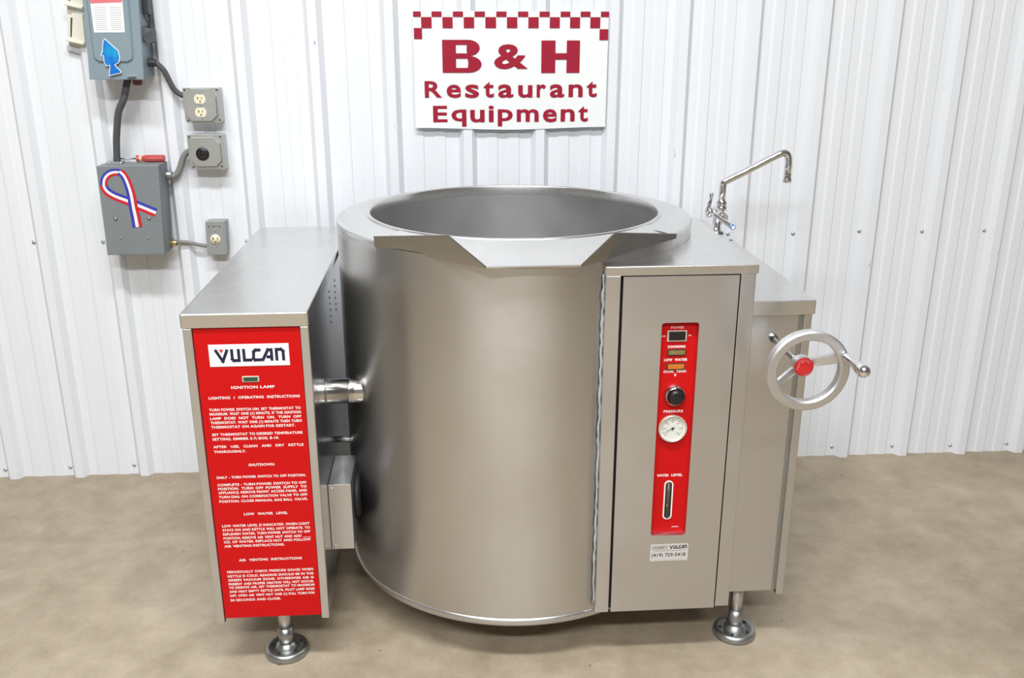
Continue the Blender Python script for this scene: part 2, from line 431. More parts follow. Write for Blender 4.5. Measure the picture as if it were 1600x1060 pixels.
# ---- kettle vessel
RB = .4515
mb = MB()
NS = 192; vs = []; fs = []
TOPX = [(-.339, 1.0285), (-.285, 1.0307), (-.214, 1.029), (-.145, 1.0229), (-.098, 1.0155), (-.07, 1.008), (.08, 1.008), (.114, 1.0090), (.1605, 1.0185), (.20, 1.0238), (.2713, 1.0310), (.3615, 1.0310)]
def shell_top(x, y):
    # the shell's upper edge dips under the pouring trough at the front
    if y > 0 or x <= TOPX[0][0] or x >= TOPX[-1][0]: return 1.020
    for (a, za), (b, zb) in zip(TOPX, TOPX[1:]):
        if a <= x <= b: return za+(zb-za)*(x-a)/(b-a)
for k in range(NS):
    a = 2*PI*k/NS; x, y = RB*math.cos(a), RB*math.sin(a)
    vs += [(x, y, shell_top(x, y)), (x, y, .98), (x, y, .126)]
for k in range(NS):
    k2 = (k+1) % NS; fs += [(3*k, 3*k2, 3*k2+1, 3*k+1), (3*k+1, 3*k2+1, 3*k2+2, 3*k+2)]
mb._add(vs, fs, SK, True)
mb.lathe([(RB, .126), (.43, .112), (.36, .092), (.25, .078), (.12, .070), (0, .068)], SK, n=96)
kettle = mb.build('kettle_body', mach)
mb = MB()
mb.lathe([(RB-.001, .131), (.4535, .1295), (.4550, .125), (.4550, .117), (.4520, .111), (.440, .109)], M['steel'], n=128)
mb.build('bottom_band', kettle)
mb = MB()
mb.lathe([(.3665, 1.030), (.3672, 1.0525), (.3688, 1.0556), (.3725, 1.0566), (.3755, 1.0548), (.3775, 1.0505), (.3780, 1.040)], M['steel_lid'], n=128)
# the flange is cut away at the front where the pouring trough passes
mb.lathe([(.3775, 1.0505), (.384, 1.0480), (.44, 1.0435), (.448, 1.0422), (.4520, 1.0390), (.4535, 1.035), (.4532, 1.031), (.4516, 1.0275), (.4515, 1.014)],
         M['steel_lid'], n=120, a0=-.695, a1=2*PI-2.405)
mb.build('rim', kettle)
mb = MB()
pr = [(.3675, 1.045), (.3675, .80)]
for i in range(1, 13):
    a = PI/2*i/12; pr.append((max(0, .3675*math.cos(a)), .80-.36*math.sin(a)))
mb.lathe(pr, M['steel_bowl'], n=128)
mb.build('inner_bowl', kettle)
# pouring lip: floor sheet, two upright wings
mb = MB(); SS = M['steel_spout']
A = Vector((-.3375, -.309, 1.0514)); Ab = Vector((-.3375, -.309, 1.0290)); B = Vector((-.1714, -.429, 1.0772)); C = Vector((-.0930, -.486, 1.0205)); Cb = Vector((-.0930, -.486, 1.0165))
A2 = Vector((.3537, -.300, 1.0449)); Ab2 = Vector((.3537, -.300, 1.0350)); B2 = Vector((.1877, -.4236, 1.0763)); C2 = Vector((.1068, -.483, 1.0203)); Cb2 = Vector((.1068, -.483, 1.0163))
def wing(a, ab, b, c, cb, inn):
    n = (c-a).cross(b-a).normalized()
    if n.y > 0: n = -n
    off = -n*.0022
    pts = [a, b, c, cb, ab]
    mb._add([tuple(p) for p in pts]+[tuple(p+off) for p in pts],
            [(0, 1, 2, 3, 4), (9, 8, 7, 6, 5)]+[(i, (i+1) % 5, 5+(i+1) % 5, 5+i) for i in range(5)], SS)
wing(A, Ab, B, C, Cb, 1); wing(A2, Ab2, B2, C2, Cb2, -1)
# floor of the trough: from the inner lip out to the pouring edge
FRONT = [(0, Vector((-.332, -.306, 1.0420))), (.36, C), (.64, C2), (1, Vector((.349, -.297, 1.0420)))]
N_ = 50; vs = []; fs = []
for i in range(N_+1):
    t = i/N_; th = -2.420+(2.420-.642)*t
    fr = Vector((.3755*math.cos(th), .3755*math.sin(th), 1.0530))
    for (ta, pa), (tb, pb) in zip(FRONT, FRONT[1:]):
        if ta <= t <= tb+1e-9: to = pa.lerp(pb, (t-ta)/(tb-ta))
    for j in range(9):
        s_ = j/8; p = fr.lerp(to, s_); p.z -= .003*math.sin(PI*s_)
        vs.append(tuple(p))
for i in range(N_):
    for j in range(8):
        q = i*9+j; fs.append((q, q+1, q+10, q+9))
n = len(vs)
vs += [(x, y, z-.003) for x, y, z in vs]
fs += [tuple(n+k for k in reversed(f)) for f in fs]
for i in range(N_): fs.append((i*9+8, i*9+17, n+i*9+17, n+i*9+8))
mb._add(vs, fs, M['steel_lid'], True)
# bright rolled edge along each wing's top and the lip
for pts in ([A, B, C], [A2, B2, C2]): mb.tube(pts, .0016, SS, 8)
mb.tube([C, C.lerp(C2, .5), C2], .0018, SS, 8)
sp_ = mb.build('pour_spout', kettle, sharp=.6)

# ---- left cabinet
CX0, CX1, CF = -.7474, -.4789, -.4228
mb = MB()
mb.box(CX0+.001, CX1-.0006, -.411, .497, .146, .881, M['steel_side'])
cab = mb.build('burner_cabinet', mach)
mb = MB(); mb.box(-.7507, -.4778, -.4248, .5049, .8800, .9135, SL, bevel=.0035)
mb.build('cabinet_lid', cab)
for x0, x1, z0 in ((CX0, -.7282, .133), (-.4972, CX1, .137)):
    mb = MB(); mb.box(x0, x1, CF, -.405, z0, .8795, ST, bevel=.0015)
    mb.build('corner_post', cab)
for k in range(6):
    for y, z0 in ((-.040, .770), (.080, .768)):
        mb = MB(); mb.lathe([(0, .0006), (.0032, .0006), (.0034, 0)], M['gap'], (CX1, y, z0+k*.0165), 'x', 10)
        mb.build('vent_hole', cab)
mb = MB(); mb.prism([(.07, .893), (.31, .893), (.31, .908), (.15, .908)], CX1-.001, -.4774, M['gap'], 'x')
mb.build('lid_notch', cab)

# ---- red instruction panel
mb = MB(); mb.box(-.7268, -.4985, -.4182, -.410, .1445, .8775, M['red'], bevel=.0008)
ip = tag(mb.build('instruction_panel', mach), 'red panel of white printed operating instructions')
YP = -.4186
mb = MB(); mb.box(-.6978, -.5249, -.4194, -.4180, .7896, .8408, M['plate_white'], bevel=.0005)
def npf(v): return (-.6978+(v.x-178)/(1010-178)*.1729, .8408-(v.y-250)/(475-250)*.0512)
LOGO = [[(246, 300), (316, 420), (372, 300)], [(416, 297), (416, 398), (430, 414), (486, 414), (486, 297)],
        [(540, 297), (540, 412), (622, 412)], [(716, 312), (662, 312), (642, 330), (636, 396), (650, 412), (722, 412)],
        [(726, 424), (790, 312), (826, 312), (826, 424)], [(772, 384), (822, 384)],
        [(878, 424), (878, 310), (928, 310), (948, 328), (948, 424)]]
strokes(mb, LOGO, 31, M['logo_blue'], -.4196, npf)
mb.poly([(npf(Vector(p))[0], -.4198, npf(Vector(p))[1]) for p in ((284, 299), (332, 299), (308, 338))], M['logo_red'])
mb.build('name_plate', ip)['label'] = 'white name plate with dark blue lettering'
mb = MB(); mb.box(-.6318, -.5945, -.4205, -.4180, .7525, .7665, M['pale_metal'], bevel=.001)
mb.box(-.6285, -.5978, -.4212, -.4200, .7545, .7640, M['green_lens'], bevel=.0008)
mb.build('ignition_lamp', ip)['label'] = 'green lens in pale bezel'
mb = MB(); WP = M['white_print']
put(mb, 'IGNITION LAMP', WP, -.6575, -.5625, .7365, .7433, YP, .03)
def head(t, x0, x1, z): justified(mb, t, WP, x0, x1, z, .0062, YP, .03)
head('LIGHTING / OPERATING INSTRUCTIONS', -.7086, -.5091, .7161)
head('SHUTDOWN', -.6363, -.5788, .5503); head('LOW WATER LEVEL', -.6579, -.5576, .4249); head('AIR VENTING INSTRUCTIONS', -.6804, -.5338, .3034)
BODY = [(.6876, 'TURN POWER SWITCH ON. SET THERMOSTAT TO', 1), (.6774, 'MAXIMUM. WAIT ONE (1) MINUTE. IF THE IGNITION', 1),
        (.6668, 'LAMP DOES NOT TURN ON. TURN OFF', 1), (.6565, 'THERMOSTAT. WAIT ONE (1) MINUTE THEN TURN', 1), (.6458, 'THERMOSTAT ON AGAIN FOR RESTART.', 0),
        (.6274, 'SET THERMOSTAT TO DESIRED TEMPERATURE', 1), (.6162, 'SETTING. SIMMER 5-7; BOIL 8-10.', 0),
        (.5973, 'AFTER USE, CLEAN AND DRY KETTLE', 1), (.5852, 'THOROUGHLY.', 0),
        (.5205, 'DAILY - TURN POWER SWITCH TO OFF POSITION.', 1),
        (.5016, 'COMPLETE - TURN POWER SWITCH TO OFF', 1), (.4916, 'POSITION. TURN OFF POWER SUPPLY TO', 1), (.4816, 'APPLIANCE. REMOVE FRONT ACCESS PANEL AND', 1),
        (.4707, 'TURN DIAL ON COMBINATION VALVE TO OFF', 1), (.4594, 'POSITION. CLOSE MANUAL GAS BALL VALVE.', 0),
        (.3953, 'LOW WATER LEVEL IS INDICATED ,WHEN LIGHT', 1), (.3845, 'STAYS ON AND KETTLE WILL NOT OPERATE. TO', 1), (.3738, 'REPLENISH WATER, TURN POWER SWITCH TO OFF', 1),
        (.3630, 'POSITION, REMOVE AIR VENT NUT AND ADD ____', 1), (.3529, 'OZ. OF WATER. REPLACE NUT AND FOLLOW', 1), (.3417, 'AIR VENTING INSTRUCTIONS.', 0),
        (.2722, 'PERIODICALLY CHECK PRESSURE GAUGE WHEN', 1), (.2606, 'KETTLE IS COLD. READING SHOULD BE IN THE', 1), (.2499, 'GREEN VACUUM ZONE. OTHERWISE AIR IS', 1),
        (.2391, 'PRESENT AND PROPER HEATING WILL NOT OCCUR.', 1), (.2292, 'TO REMOVE AIR, SET THERMOSTAT TO MAXIMUM', 1), (.2183, 'AND HEAT EMPTY KETTLE UNTIL PILOT LAMP GOES', 1),
        (.2071, 'OFF. OPEN AIR VENT NUT ONE (1) FULL TURN FOR', 1), (.1948, '20 SECONDS AND CLOSE.', 0)]
for z, t, full in BODY:
    justified(mb, t, WP, -.7105, -.5095, z, .0061, YP, .03, bool(full))
mb.build('lettering', ip)

# ---- legs
def leg(x, y, top, lab=None):
    mb = MB()
    mb.cyl((x, y, .055), (x, y, top), .0155, M['steel'])
    mb.cyl((x, y, .016), (x, y, .075), .0185, M['zinc'])
    mb.lathe([(.0185, .030), (.023, .026), (.027, .019), (.028, .017)], M['zinc'], (x, y, 0))
    l = mb.build('leg', mach)
    mb = MB()
    mb.lathe([(.0, .018), (.040, .0175), (.047, .0195), (.0515, .0165), (.0545, .009), (.0545, 0), (0, 0)], M['zinc'], (x, y, 0), n=40)
    for k in range(5):
        a = .5+k*2*PI/5; mb.lathe([(0, .0192), (.0042, .0192), (.0046, .017)], M['gap'], (x+.036*math.cos(a), y+.036*math.sin(a), 0), 'z', 10)
    mb.build('floor_flange', l)
leg(-.5997, -.3587, .15); leg(.5488, -.3647, .16); leg(-.613, .40, .15); leg(.58, .42, .16)

# ---- burner box, port, trunnion pipe between cabinet and kettle
mb = MB(); mb.box(CX1, -.4232, -.300, -.135, .2525, .4329, ST, bevel=.0012)
bb = mb.build('burner_box', mach)
for x, z in ((-.4695, .4225), (-.4695, .2625)):
    mb = MB(); mb.lathe([(0, -.303), (.002, -.3028), (.0032, -.3012), (.0034, -.2995)], M['chrome'], (x, 0, z), 'y', 12)
    mb.build('rivet', bb)
mb = MB(); mb.lathe([(0, -.4232), (.053, -.4232), (.056, -.420), (.056, -.414), (.052, -.411), (0, -.411)], M['rubber'], (0, -.200, .352), 'x', 40)
tag(mb.build('burner_port', mach), 'round black collar between burner box and kettle')
mb = MB()
mb.lathe([(.031, CX1), (.031, -.424), (.0325, -.423), (.0325, -.4205), (.031, -.4195), (.0310, -.40), (.032, -.385)], M['pipe'], (0, -.20, .640), 'x', 36)
mb.lathe([(.031, -.4765), (.0345, -.4765), (.0345, -.4789)], M['zinc'], (0, -.20, .640), 'x', 36)
mb.build('trunnion_pipe', mach)
mb = MB(); mb.cyl((CX1, -.1, .4637), (-.425, -.1, .4637), .008, M['zinc'])
mb.build('gas_pipe', mach)

# ---- control console
def outline(x0, x1, yf, yb, r):
    a_hi = math.asin(yb/r); a_lo = -math.acos(x0/r)
    return [(x0, yf), (x1, yf), (x1, yb)] + [(r*math.cos(a_hi+(a_lo-a_hi)*i/20), r*math.sin(a_hi+(a_lo-a_hi)*i/20)) for i in range(21)]
mb = MB(); mb.prism(outline(.1688, .4992, -.427, .095, .4510), .137, .986, ST)
con = mb.build('control_console', mach)
mb = MB(); mb.prism(outline(.1662, .5046, -.4455, .100, .4520), .9855, 1.0068, SL, bevel=.0022)
mb.build('console_lid', con)
mb = MB(); mb.box(.1685, .2003, -.4445, -.420, .1352, .9855, ST, bevel=.0012); mb.build('corner_post', con)
mb = MB(); mb.box(.4660, .4998, -.4445, -.420, .1392, .9855, ST, bevel=.0012); mb.build('corner_post', con)
mb = MB()
for a, b in ((.2003, .2060), (.4628, .4660)): mb.box(a, b, -.4290, -.4262, .137, .985, M['gap'])
mb.build('door_gap', con)
# door with the window cut for the control panel
mb = MB(); dx0, dx1, dz0, dz1 = .2060, .4628, .1365, .9835; wx0, wx1, wz0, wz1 = .2955, .3795, .3435, .8770
yf, yb = -.4455, -.4275
inner = rrect(wx0, wx1, wz0, wz1, .007, 4); outer = [(dx1, dz0), (dx1, dz1), (dx0, dz1), (dx0, dz0)]
k = len(inner)//4
vs = [(x, yf, z) for x, z in inner]+[(x, yb, z) for x, z in inner]+[(x, yf, z) for x, z in outer]+[(x, yb+.001, z) for x, z in outer]
n = len(inner); fs = [(i, (i+1) % n, n+(i+1) % n, n+i) for i in range(n)]
for c in range(4):
    idx = list(range(c*k, (c+1)*k)); o_ = 2*n+c; o2 = 2*n+(c+1) % 4
    for i in range(len(idx)-1): fs.append((idx[i], idx[i+1], o_))
    fs.append((idx[-1], ((c+1)*k) % n, o2, o_))
    fs.append((o_, o2, o2+4, o_+4))
mb._add(vs, fs, ST)
door = mb.build('console_door', con)
# sticker under the window
mb = MB(); mb.prism(rrect(.2965, .3885, .2745, .3195, .003, 3), -.4462, -.4454, M['sticker'], 'y')
IK = M['ink']; ys = -.4465
for b_ in ((.300, .3375, .3165, .3160), (.300, .3375, .3068, .3063)): mb.poly([(b_[0], ys, b_[3]), (b_[1], ys, b_[3]), (b_[1], ys, b_[2]), (b_[0], ys, b_[2])], IK)
for xx in (.300, .337): mb.poly([(xx, ys, .3063), (xx+.0006, ys, .3063), (xx+.0006, ys, .3165), (xx, ys, .3165)], IK)
put(mb, 'HOBART', IK, .3035, .3345, .3088, .3140, ys, .01)
def stf(v): return (.3425+(v.x-232)/(965-232)*.043, .3165-(v.y-297)/(430-297)*.0095)
strokes(mb, LOGO, 34, IK, ys, stf)
mb.poly([(.303, ys, .3022), (.382, ys, .3022), (.382, ys, .3027), (.303, ys, .3027)], IK)
put(mb, '(419) 729-5418', IK, .3005, .3825, .2865, .2960, ys, .012, '4')
mb.poly([(.308, ys, .2772), (.375, ys, .2772), (.375, ys, .2792), (.308, ys, .2792)], M['label_grey'])
mb.build('service_sticker', con)['label'] = 'small silver sticker with black phone number'
# grey sealant bead between console and kettle
mb = MB(); pts = []
for i in range(60):
    z = .150+(.985-.150)*i/59; pts.append((.1655+random.uniform(-.0014, .0014), -.4262+random.uniform(-.0015, .0015), z))
mb.tube(pts, [.0033*random.uniform(.55, 1.25) for _ in pts], M['weld'], 8)
mb.build('sealant_bead', con)

# ---- red control panel behind the door window
mb = MB(); mb.box(.288, .387, -.4300, -.4262, .336, .884, M['red'])
cp = tag(mb.build('control_panel', mach), 'narrow red strip of switches, lamps and gauge')
y0 = -.4300; yt = -.4304
mb = MB(); mb.box(.3122, .3570, y0-.003, y0, .8285, .8548, M['pale_metal'], bevel=.0012)
mb.box(.3160, .3532, y0-.0055, y0-.002, .8320, .8525, M['black'], bevel=.0012)
mb.mesh([(.3165, y0-.0056, .834), (.3495, y0-.0056, .834), (.3495, y0-.0085, .851), (.3165, y0-.0085, .851), (.3165, y0-.003, .852), (.3495, y0-.003, .852)],
        [(0, 1, 2, 3), (3, 2, 5, 4)], M['black'])
mb.build('power_switch', cp)['label'] = 'black rocker switch in pale bezel'
for za, zb, ml, lb in ((.7964, .8082, M['olive_lens'], 'dull amber lens'), (.7619, .7755, M['amber_lens'], 'orange lens')):
    mb = MB(); mb.box(.3145, .3570, y0-.0025, y0, za-.0015, zb+.0015, M['lens_rim'], bevel=.0008)
    mb.box(.3172, .3548, y0-.0038, y0-.002, za+.001, zb-.001, ml, bevel=.0008)
    mb.build('indicator_lamp', cp)['label'] = lb
mb = MB(); kc = (.3370, 0, .7000)
mb.lathe([(.0265, y0), (.0265, y0-.003), (.0245, y0-.010), (.0215, y0-.0145), (.0205, y0-.0155)], M['chrome'], kc, 'y', 40)
mb.lathe([(.0185, y0-.0152), (.0178, y0-.021), (.0155, y0-.0245), (.008, y0-.026), (0, y0-.0262)], M['black'], kc, 'y', 40)
mb.build('thermostat_knob', cp)['label'] = 'round black knob with chrome skirt'
mb = MB(); gc = (.3358, 0, .6178)
mb.lathe([(.0325, y0), (.0335, y0-.004), (.0335, y0-.009), (.0318, y0-.0105), (.0300, y0-.0095), (.0295, y0-.0055)], M['pale_metal'], gc, 'y', 48)
mb.lathe([(.0297, y0-.0054), (0, y0-.0055)], M['gauge_face'], gc, 'y', 40, smooth=False)
for i in range(25):
    a = math.radians(225-270*i/24); r0_, r1_ = (.0205, .0245) if i % 4 == 0 else (.0225, .0245)
    d = Vector((math.cos(a), math.sin(a))); n_ = Vector((-d.y, d.x))*(.0005 if i % 4 else .0008)
    q = [d*r0_-n_, d*r1_-n_, d*r1_+n_, d*r0_+n_]
    mb.poly([(gc[0]+v.x, y0-.0057, gc[2]+v.y) for v in q], M['gauge_mark'])
for i, t in enumerate(('0', '10', '20', '30', '40', '50', '60')):
    a = math.radians(225-270*i/6); cx, cz = gc[0]+.0168*math.cos(a), gc[2]+.0168*math.sin(a)
    put(mb, t, M['gauge_mark'], cx-.0012*len(t), cx+.0012*len(t), cz-.0017, cz+.0017, y0-.0057)
a = math.radians(207); d = Vector((math.cos(a), math.sin(a))); n_ = Vector((-d.y, d.x))
q = [-d*.006+n_*.0009, d*.026+n_*.0002, d*.026-n_*.0002, -d*.006-n_*.0009]
mb.poly([(gc[0]+v.x, y0-.0066, gc[2]+v.y) for v in q], M['black'])
mb.lathe([(.0028, y0-.006), (.0028, y0-.0075), (0, y0-.008)], M['black'], gc, 'y', 16)
mb.build('pressure_gauge', cp)['label'] = 'round white dial gauge in pale bezel'
mb = MB(); slot = rrect(.3255, .3470, .3790, .4815, .0107, 8); ins = rrect(.3285, .3440, .3820, .4785, .0077, 8)
n = len(slot)
mb._add([(x, y0-.0016, z) for x, z in slot]+[(x, y0-.0016, z) for x, z in ins]+[(x, y0, z) for x, z in slot]+[(x, y0-.0004, z) for x, z in ins],
        [(i, (i+1) % n, n+(i+1) % n, n+i) for i in range(n)]+[(i, (i+1) % n, 2*n+(i+1) % n, 2*n+i) for i in range(n)]+[(n+i, n+(i+1) % n, 3*n+(i+1) % n, 3*n+i) for i in range(n)], M['white_print'])
mb.poly([(x, y0-.0004, z) for x, z in ins], M['black'])
mb.cyl((.3362, y0-.0002, .384), (.3362, y0-.0002, .477), .0045, M['sight'], n=14)
mb.sphere((.3338, y0-.0035, .4175), .0020, M['brass'])
mb.build('sight_glass', cp)['label'] = 'dark slot-shaped water level glass'
PK = M['pink_print']
for words, mm, bold in (((('POWER', .3205, .3500, .8580, .8640),), PK, .03), ((('OFF', .2995, .3090, .8395, .8428),), WP, .02), ((('ON', .3605, .3672, .8402, .8436),), WP, .02),
        ((('COOKING', .3148, .3555, .8128, .8190),), WP, .045), ((('LOW', .3085, .3275, .7815, .7878), ('WATER', .3325, .3620, .7815, .7878)), WP, .045),
        ((('COOK.', .3085, .3335, .7535, .7595), ('TEMP.', .3375, .3620, .7535, .7595)), WP, .045), ((('PRESSURE', .3140, .3591, .6555, .6618),), WP, .035),
        ((('WATER', .3065, .3350, .4925, .4990), ('LEVEL', .3410, .3676, .4925, .4990)), WP, .045)):
    mb = MB()
    for t, x0, x1, z0, z1 in words: put(mb, t, mm, x0, x1, z0, z1, yt, bold)
    if words[0][0] == 'COOK.': mb.poly([(.3330, yt, .7500), (.3392, yt, .7500), (.3361, yt, .7435)], WP)
    mb.build('caption', cp)
mb = MB(); mb.poly([(.3490, yt, .3572), (.3655, yt, .3572), (.3655, yt, .3588), (.3490, yt, .3588)], WP); mb.build('caption', cp)

# ---- support cabinet on the right
mb = MB()
mb.box(.506, .6500, -.395, .523, .150, .880, M['steel_side'])
mb.box(.44, .508, .115, .523, .150, .880, M['steel_side'])
sc_ = mb.build('support_cabinet', mach)
mb = MB(); mb.box(.4400, .6554, -.4116, .531, .8785, .9129, SL, bevel=.003); mb.build('cabinet_lid', sc_)
mb = MB(); mb.box(.5075, .6215, -.4030, -.394, .1505, .8785, ST, bevel=.001); mb.build('front_panel', sc_)
mb = MB(); mb.box(.6215, .6322, -.3975, -.394, .150, .8785, M['zinc']); mb.build('panel_gap', sc_)
mb = MB(); mb.box(.6322, .6507, -.4075, -.392, .1415, .8785, ST, bevel=.001); mb.build('corner_post', sc_)
for y, x in ((.31, .6535), (.22, .6535)):
    mb = MB(); mb.box(x-.010, x-.002, y-.004, y+.004, .9125, .9140, M['dark_metal'], bevel=.0004); mb.build('lid_screw', sc_)

# ---- handwheel
hx, hz = .5635, .8232
mb = MB(); CA = M['cast_alu']
rim = [(.0665, -.610), (.0665, -.6265), (.0700, -.6300), (.0835, -.6300), (.0868, -.6270), (.0872, -.6180), (.0862, -.608), (.0800, -.603), (.0700, -.605)]
mb.lathe(rim, CA, (hx, 0, hz), 'y', 72, close=True)
mb.lathe([(0, -.5985), (.020, -.5985), (.0215, -.596), (.0215, -.580), (.016, -.574), (.0125, -.560), (0, -.560)], CA, (hx, 0, hz), 'y', 36)
for a, w0, w1 in ((math.radians(20), .0085, .0120), (math.radians(208), .0085, .0075)):
    d = Vector((math.cos(a), 0, math.sin(a))); n_ = Vector((-d.z, 0, d.x)); c0 = Vector((hx, -.588, hz)); 
    p0 = c0+d*.012; p1 = Vector((hx, -.612, hz))+d*.0695
    v = []
    for p, w in ((p0, w0), (p1, w1)):
        for sx, sy in ((-1, -1), (1, -1), (1, 1), (-1, 1)): v.append(tuple(p+n_*w*sx+Vector((0, .0055*sy, 0))))
    mb._add(v, [(0, 1, 2, 3), (7, 6, 5, 4), (0, 4, 5, 1), (1, 5, 6, 2), (2, 6, 7, 3), (3, 7, 4, 0)], CA, False, .002)
hw = mb.build('handwheel', mach, sharp=.7)
mb = MB(); mb.lathe([(0, -.6045), (.0180, -.6045), (.0200, -.6025), (.0205, -.5985)], M['red_cap'], (hx, 0, hz), 'y', 36)
for i in range(9):   # worn, unreadable print around the cap's upper edge
    a = math.radians(188-17*i); d = Vector((math.cos(a), math.sin(a))); n_ = Vector((-d.y, d.x))
    q = [d*.0122-n_*.0006, d*.0165-n_*.0006, d*.0165+n_*.0007, d*.0122+n_*.0007] if i % 3 else [d*.0155-n_*.0018, d*.0167-n_*.0018, d*.0167+n_*.0018, d*.0155+n_*.0018]
    mb.poly([(hx+v.x, -.6047, hz+v.y) for v in q], M['pink_print'])
mb.build('hub_cap', hw)['label'] = 'round red hub cap'
mb = MB(); mb.cyl((hx, -.401, hz), (hx, -.575, hz), .0072, M['zinc'])
mb.lathe([(.0105, -.4025), (.0105, -.415), (.0085, -.418)], M['chrome'], (hx, 0, hz), 'y', 24)
mb.build('shaft', hw)
mb = MB(); hp = (hx+.0715, 0, hz+.0335)
mb.lathe([(0, -.629), (.0085, -.629), (.0088, -.640), (.0082, -.652), (.0085, -.668), (.0108, -.690), (.0132, -.706), (.0138, -.716), (.0120, -.725), (.0075, -.731), (0, -.733)], M['chrome'], hp, 'y', 28)
mb.build('crank_handle', hw)['label'] = 'chrome turning handle'

# ---- faucet at the back of the right side
CH = M['chrome']; fx, fy = .645, .33
mb = MB()
mb.lathe([(.024, .9125), (.024, .917), (.017, .921), (.0115, .930), (.0115, .948)], CH, (fx-.010, fy, 0), 'z', 28)
mb.tube([(fx-.010, fy, .940), (fx-.004, fy, .985)], [.0150, .0135], CH, 24)
mb.lathe([(.0135, .980), (.0165, .984), (.0165, .991), (.0135, .994), (.0155, .997), (.0155, 1.006), (.0115, 1.011), (.0095, 1.016)], CH, (fx, fy, 0), 'z', 28)
mb.cyl((fx-.004, fy-.05, .966), (fx-.010, fy+.03, .975), .0125, CH)
mb.cyl((fx-.034, fy, .975), (fx-.004, fy, .972), .0130, CH)
mb.lathe([(0, -.0), (.0165, 0), (.0165, .010), (.012, .014)], CH, (fx-.042, fy, .975), 'x', 24)
fa = tag(mb.build('faucet', mach), 'chrome fill faucet with long swivel spout')
mb = MB()
pts = [(fx, fy, 1.012), (fx, fy, 1.035)]+[tuple(p) for p in spline([(fx, fy, 1.05), (fx+.002, fy, 1.063), (fx+.012, fy, 1.069), (fx+.06, fy, 1.0925)], 5)]
pts += [(fx+.150, fy, 1.1385)]+[tuple(p) for p in spline([(fx+.165, fy, 1.1465), (fx+.180, fy, 1.1475), (fx+.190, fy, 1.137), (fx+.1925, fy, 1.115)], 5)]+[(fx+.193, fy, 1.075)]
rr_ = [.0105]*2+[.0108]*(len(pts)-2)
mb.tube(pts, rr_, CH, 20)
mb.lathe([(.0108, 1.088), (.0118, 1.084), (.0105, 1.076), (.0135, 1.072), (.0138, 1.063), (.0105, 1.061), (0, 1.061)], CH, (fx+.193, fy, 0), 'z', 24)
mb.build('swivel_spout', fa)
mb = MB()
mb.tube(spline([(fx-.040, fy, .975), (fx-.038, fy, .995), (fx-.033, fy, 1.015), (fx-.033, fy, 1.034)], 5), [.0085]*4+[.0062]*4+[.0050]*4+[.0062]*3+[.003], CH, 14)
mb.build('lever_handle', fa)['label'] = 'chrome lever standing upright'
mb = MB()
mb.tube(spline([(fx-.030, fy-.035, .975), (fx-.012, fy-.065, .962), (fx+.008, fy-.092, .9485)], 6), [.0068]*7+[.0075]*6, CH, 14)
mb.lathe([(.0078, .0), (.0078, -.006), (.006, -.008)], M['fish_blue'], (fx+.009, fy-.092, .9480), 'y', 16)
mb.lathe([(.0045, -.0084), (0, -.0085)], M['plate_white'], (fx+.009, fy-.092, .9480), 'y', 14)
mb.build('lever_handle', fa)['label'] = 'chrome lever with blue index button'

# ================================================================== ON THE WALL
# ---- sign
sg = on_wall('wall_sign', 'white rectangular shop sign with red checker border and red lettering', 'sign', 0, 1.195)
mb = MB(); N_ = 24; vs = []; fs = []
for j in range(9):
    tz = j/8
    for i in range(N_+1):
        tx = i/N_; xl = -.3082+(.0025)*tz; xr = .2980+.0012*tz
        zz = (.0045*(1-tx)*0 - .002+.0035*math.cos(2*PI*tx)*(1-tz)) + tz*.3535 + .0
        out = -.0240-.0015*(1-tz)**3*math.sin(PI*tx*3)**2
        vs.append((xl+(xr-xl)*tx, out, zz))
q = N_+1
for j in range(8):
    for i in range(N_): fs.append((j*q+i, j*q+i+1, (j+1)*q+i+1, (j+1)*q+i))
n = len(vs); vs += [(x, y+.0022, z) for x, y, z in vs]; f0 = list(fs)
fs += [tuple(n+k for k in reversed(f)) for f in f0]
edge = list(range(q))+[j*q+N_ for j in range(1, 9)]+[8*q+i for i in range(N_-1, -1, -1)]+[j*q for j in range(7, 0, -1)]
fs += [(edge[i], edge[(i+1) % len(edge)], n+edge[(i+1) % len(edge)], n+edge[i]) for i in range(len(edge))]
mb._add(vs, fs, M['sign_white'], False)
mb.build('sign_board', sg)
def sx_(px): return (px-112)/1363*.6045-.3050
def sz_(py): return .3530-(py-72)/823*.3545
RD = M['sign_red']; yl = -.0262
mb = MB()
def sq(a, b, c, d): mb.poly([(sx_(a), yl, sz_(d)), (sx_(b), yl, sz_(d)), (sx_(b), yl, sz_(c)), (sx_(a), yl, sz_(c))], RD)
for a, b in ((113, 166), (240, 309), (387, 457), (537, 608), (687, 758), (838, 909), (988, 1059), (1135, 1203), (1275, 1344), (1417, 1475)): sq(a, b, 78, 114)
for a, b in ((167, 239), (314, 384), (461, 533), (611, 685), (761, 833), (910, 982), (1060, 1130), (1202, 1272), (1344, 1414)): sq(a, b, 116, 190)
sq(115, 171, 190, 264); sq(1411, 1472, 198, 272)
mb.build('checker_border', sg)['label'] = 'red checker squares'
mb = MB()
def st(t, x0, x1, zt, zb, bold, ref=None): put(mb, t, RD, sx_(x0), sx_(x1), sz_(zb), sz_(zt), yl, bold, ref)
st('&', 670, 908, 300, 473, .03)
for q in ((1003, 1102, 275, 500), (1182, 1275, 275, 500), (1102, 1182, 363, 407)): sq(*q)
def pxp(pts): mb.poly([(sx_(a), yl, sz_(b)) for a, b in pts], RD)
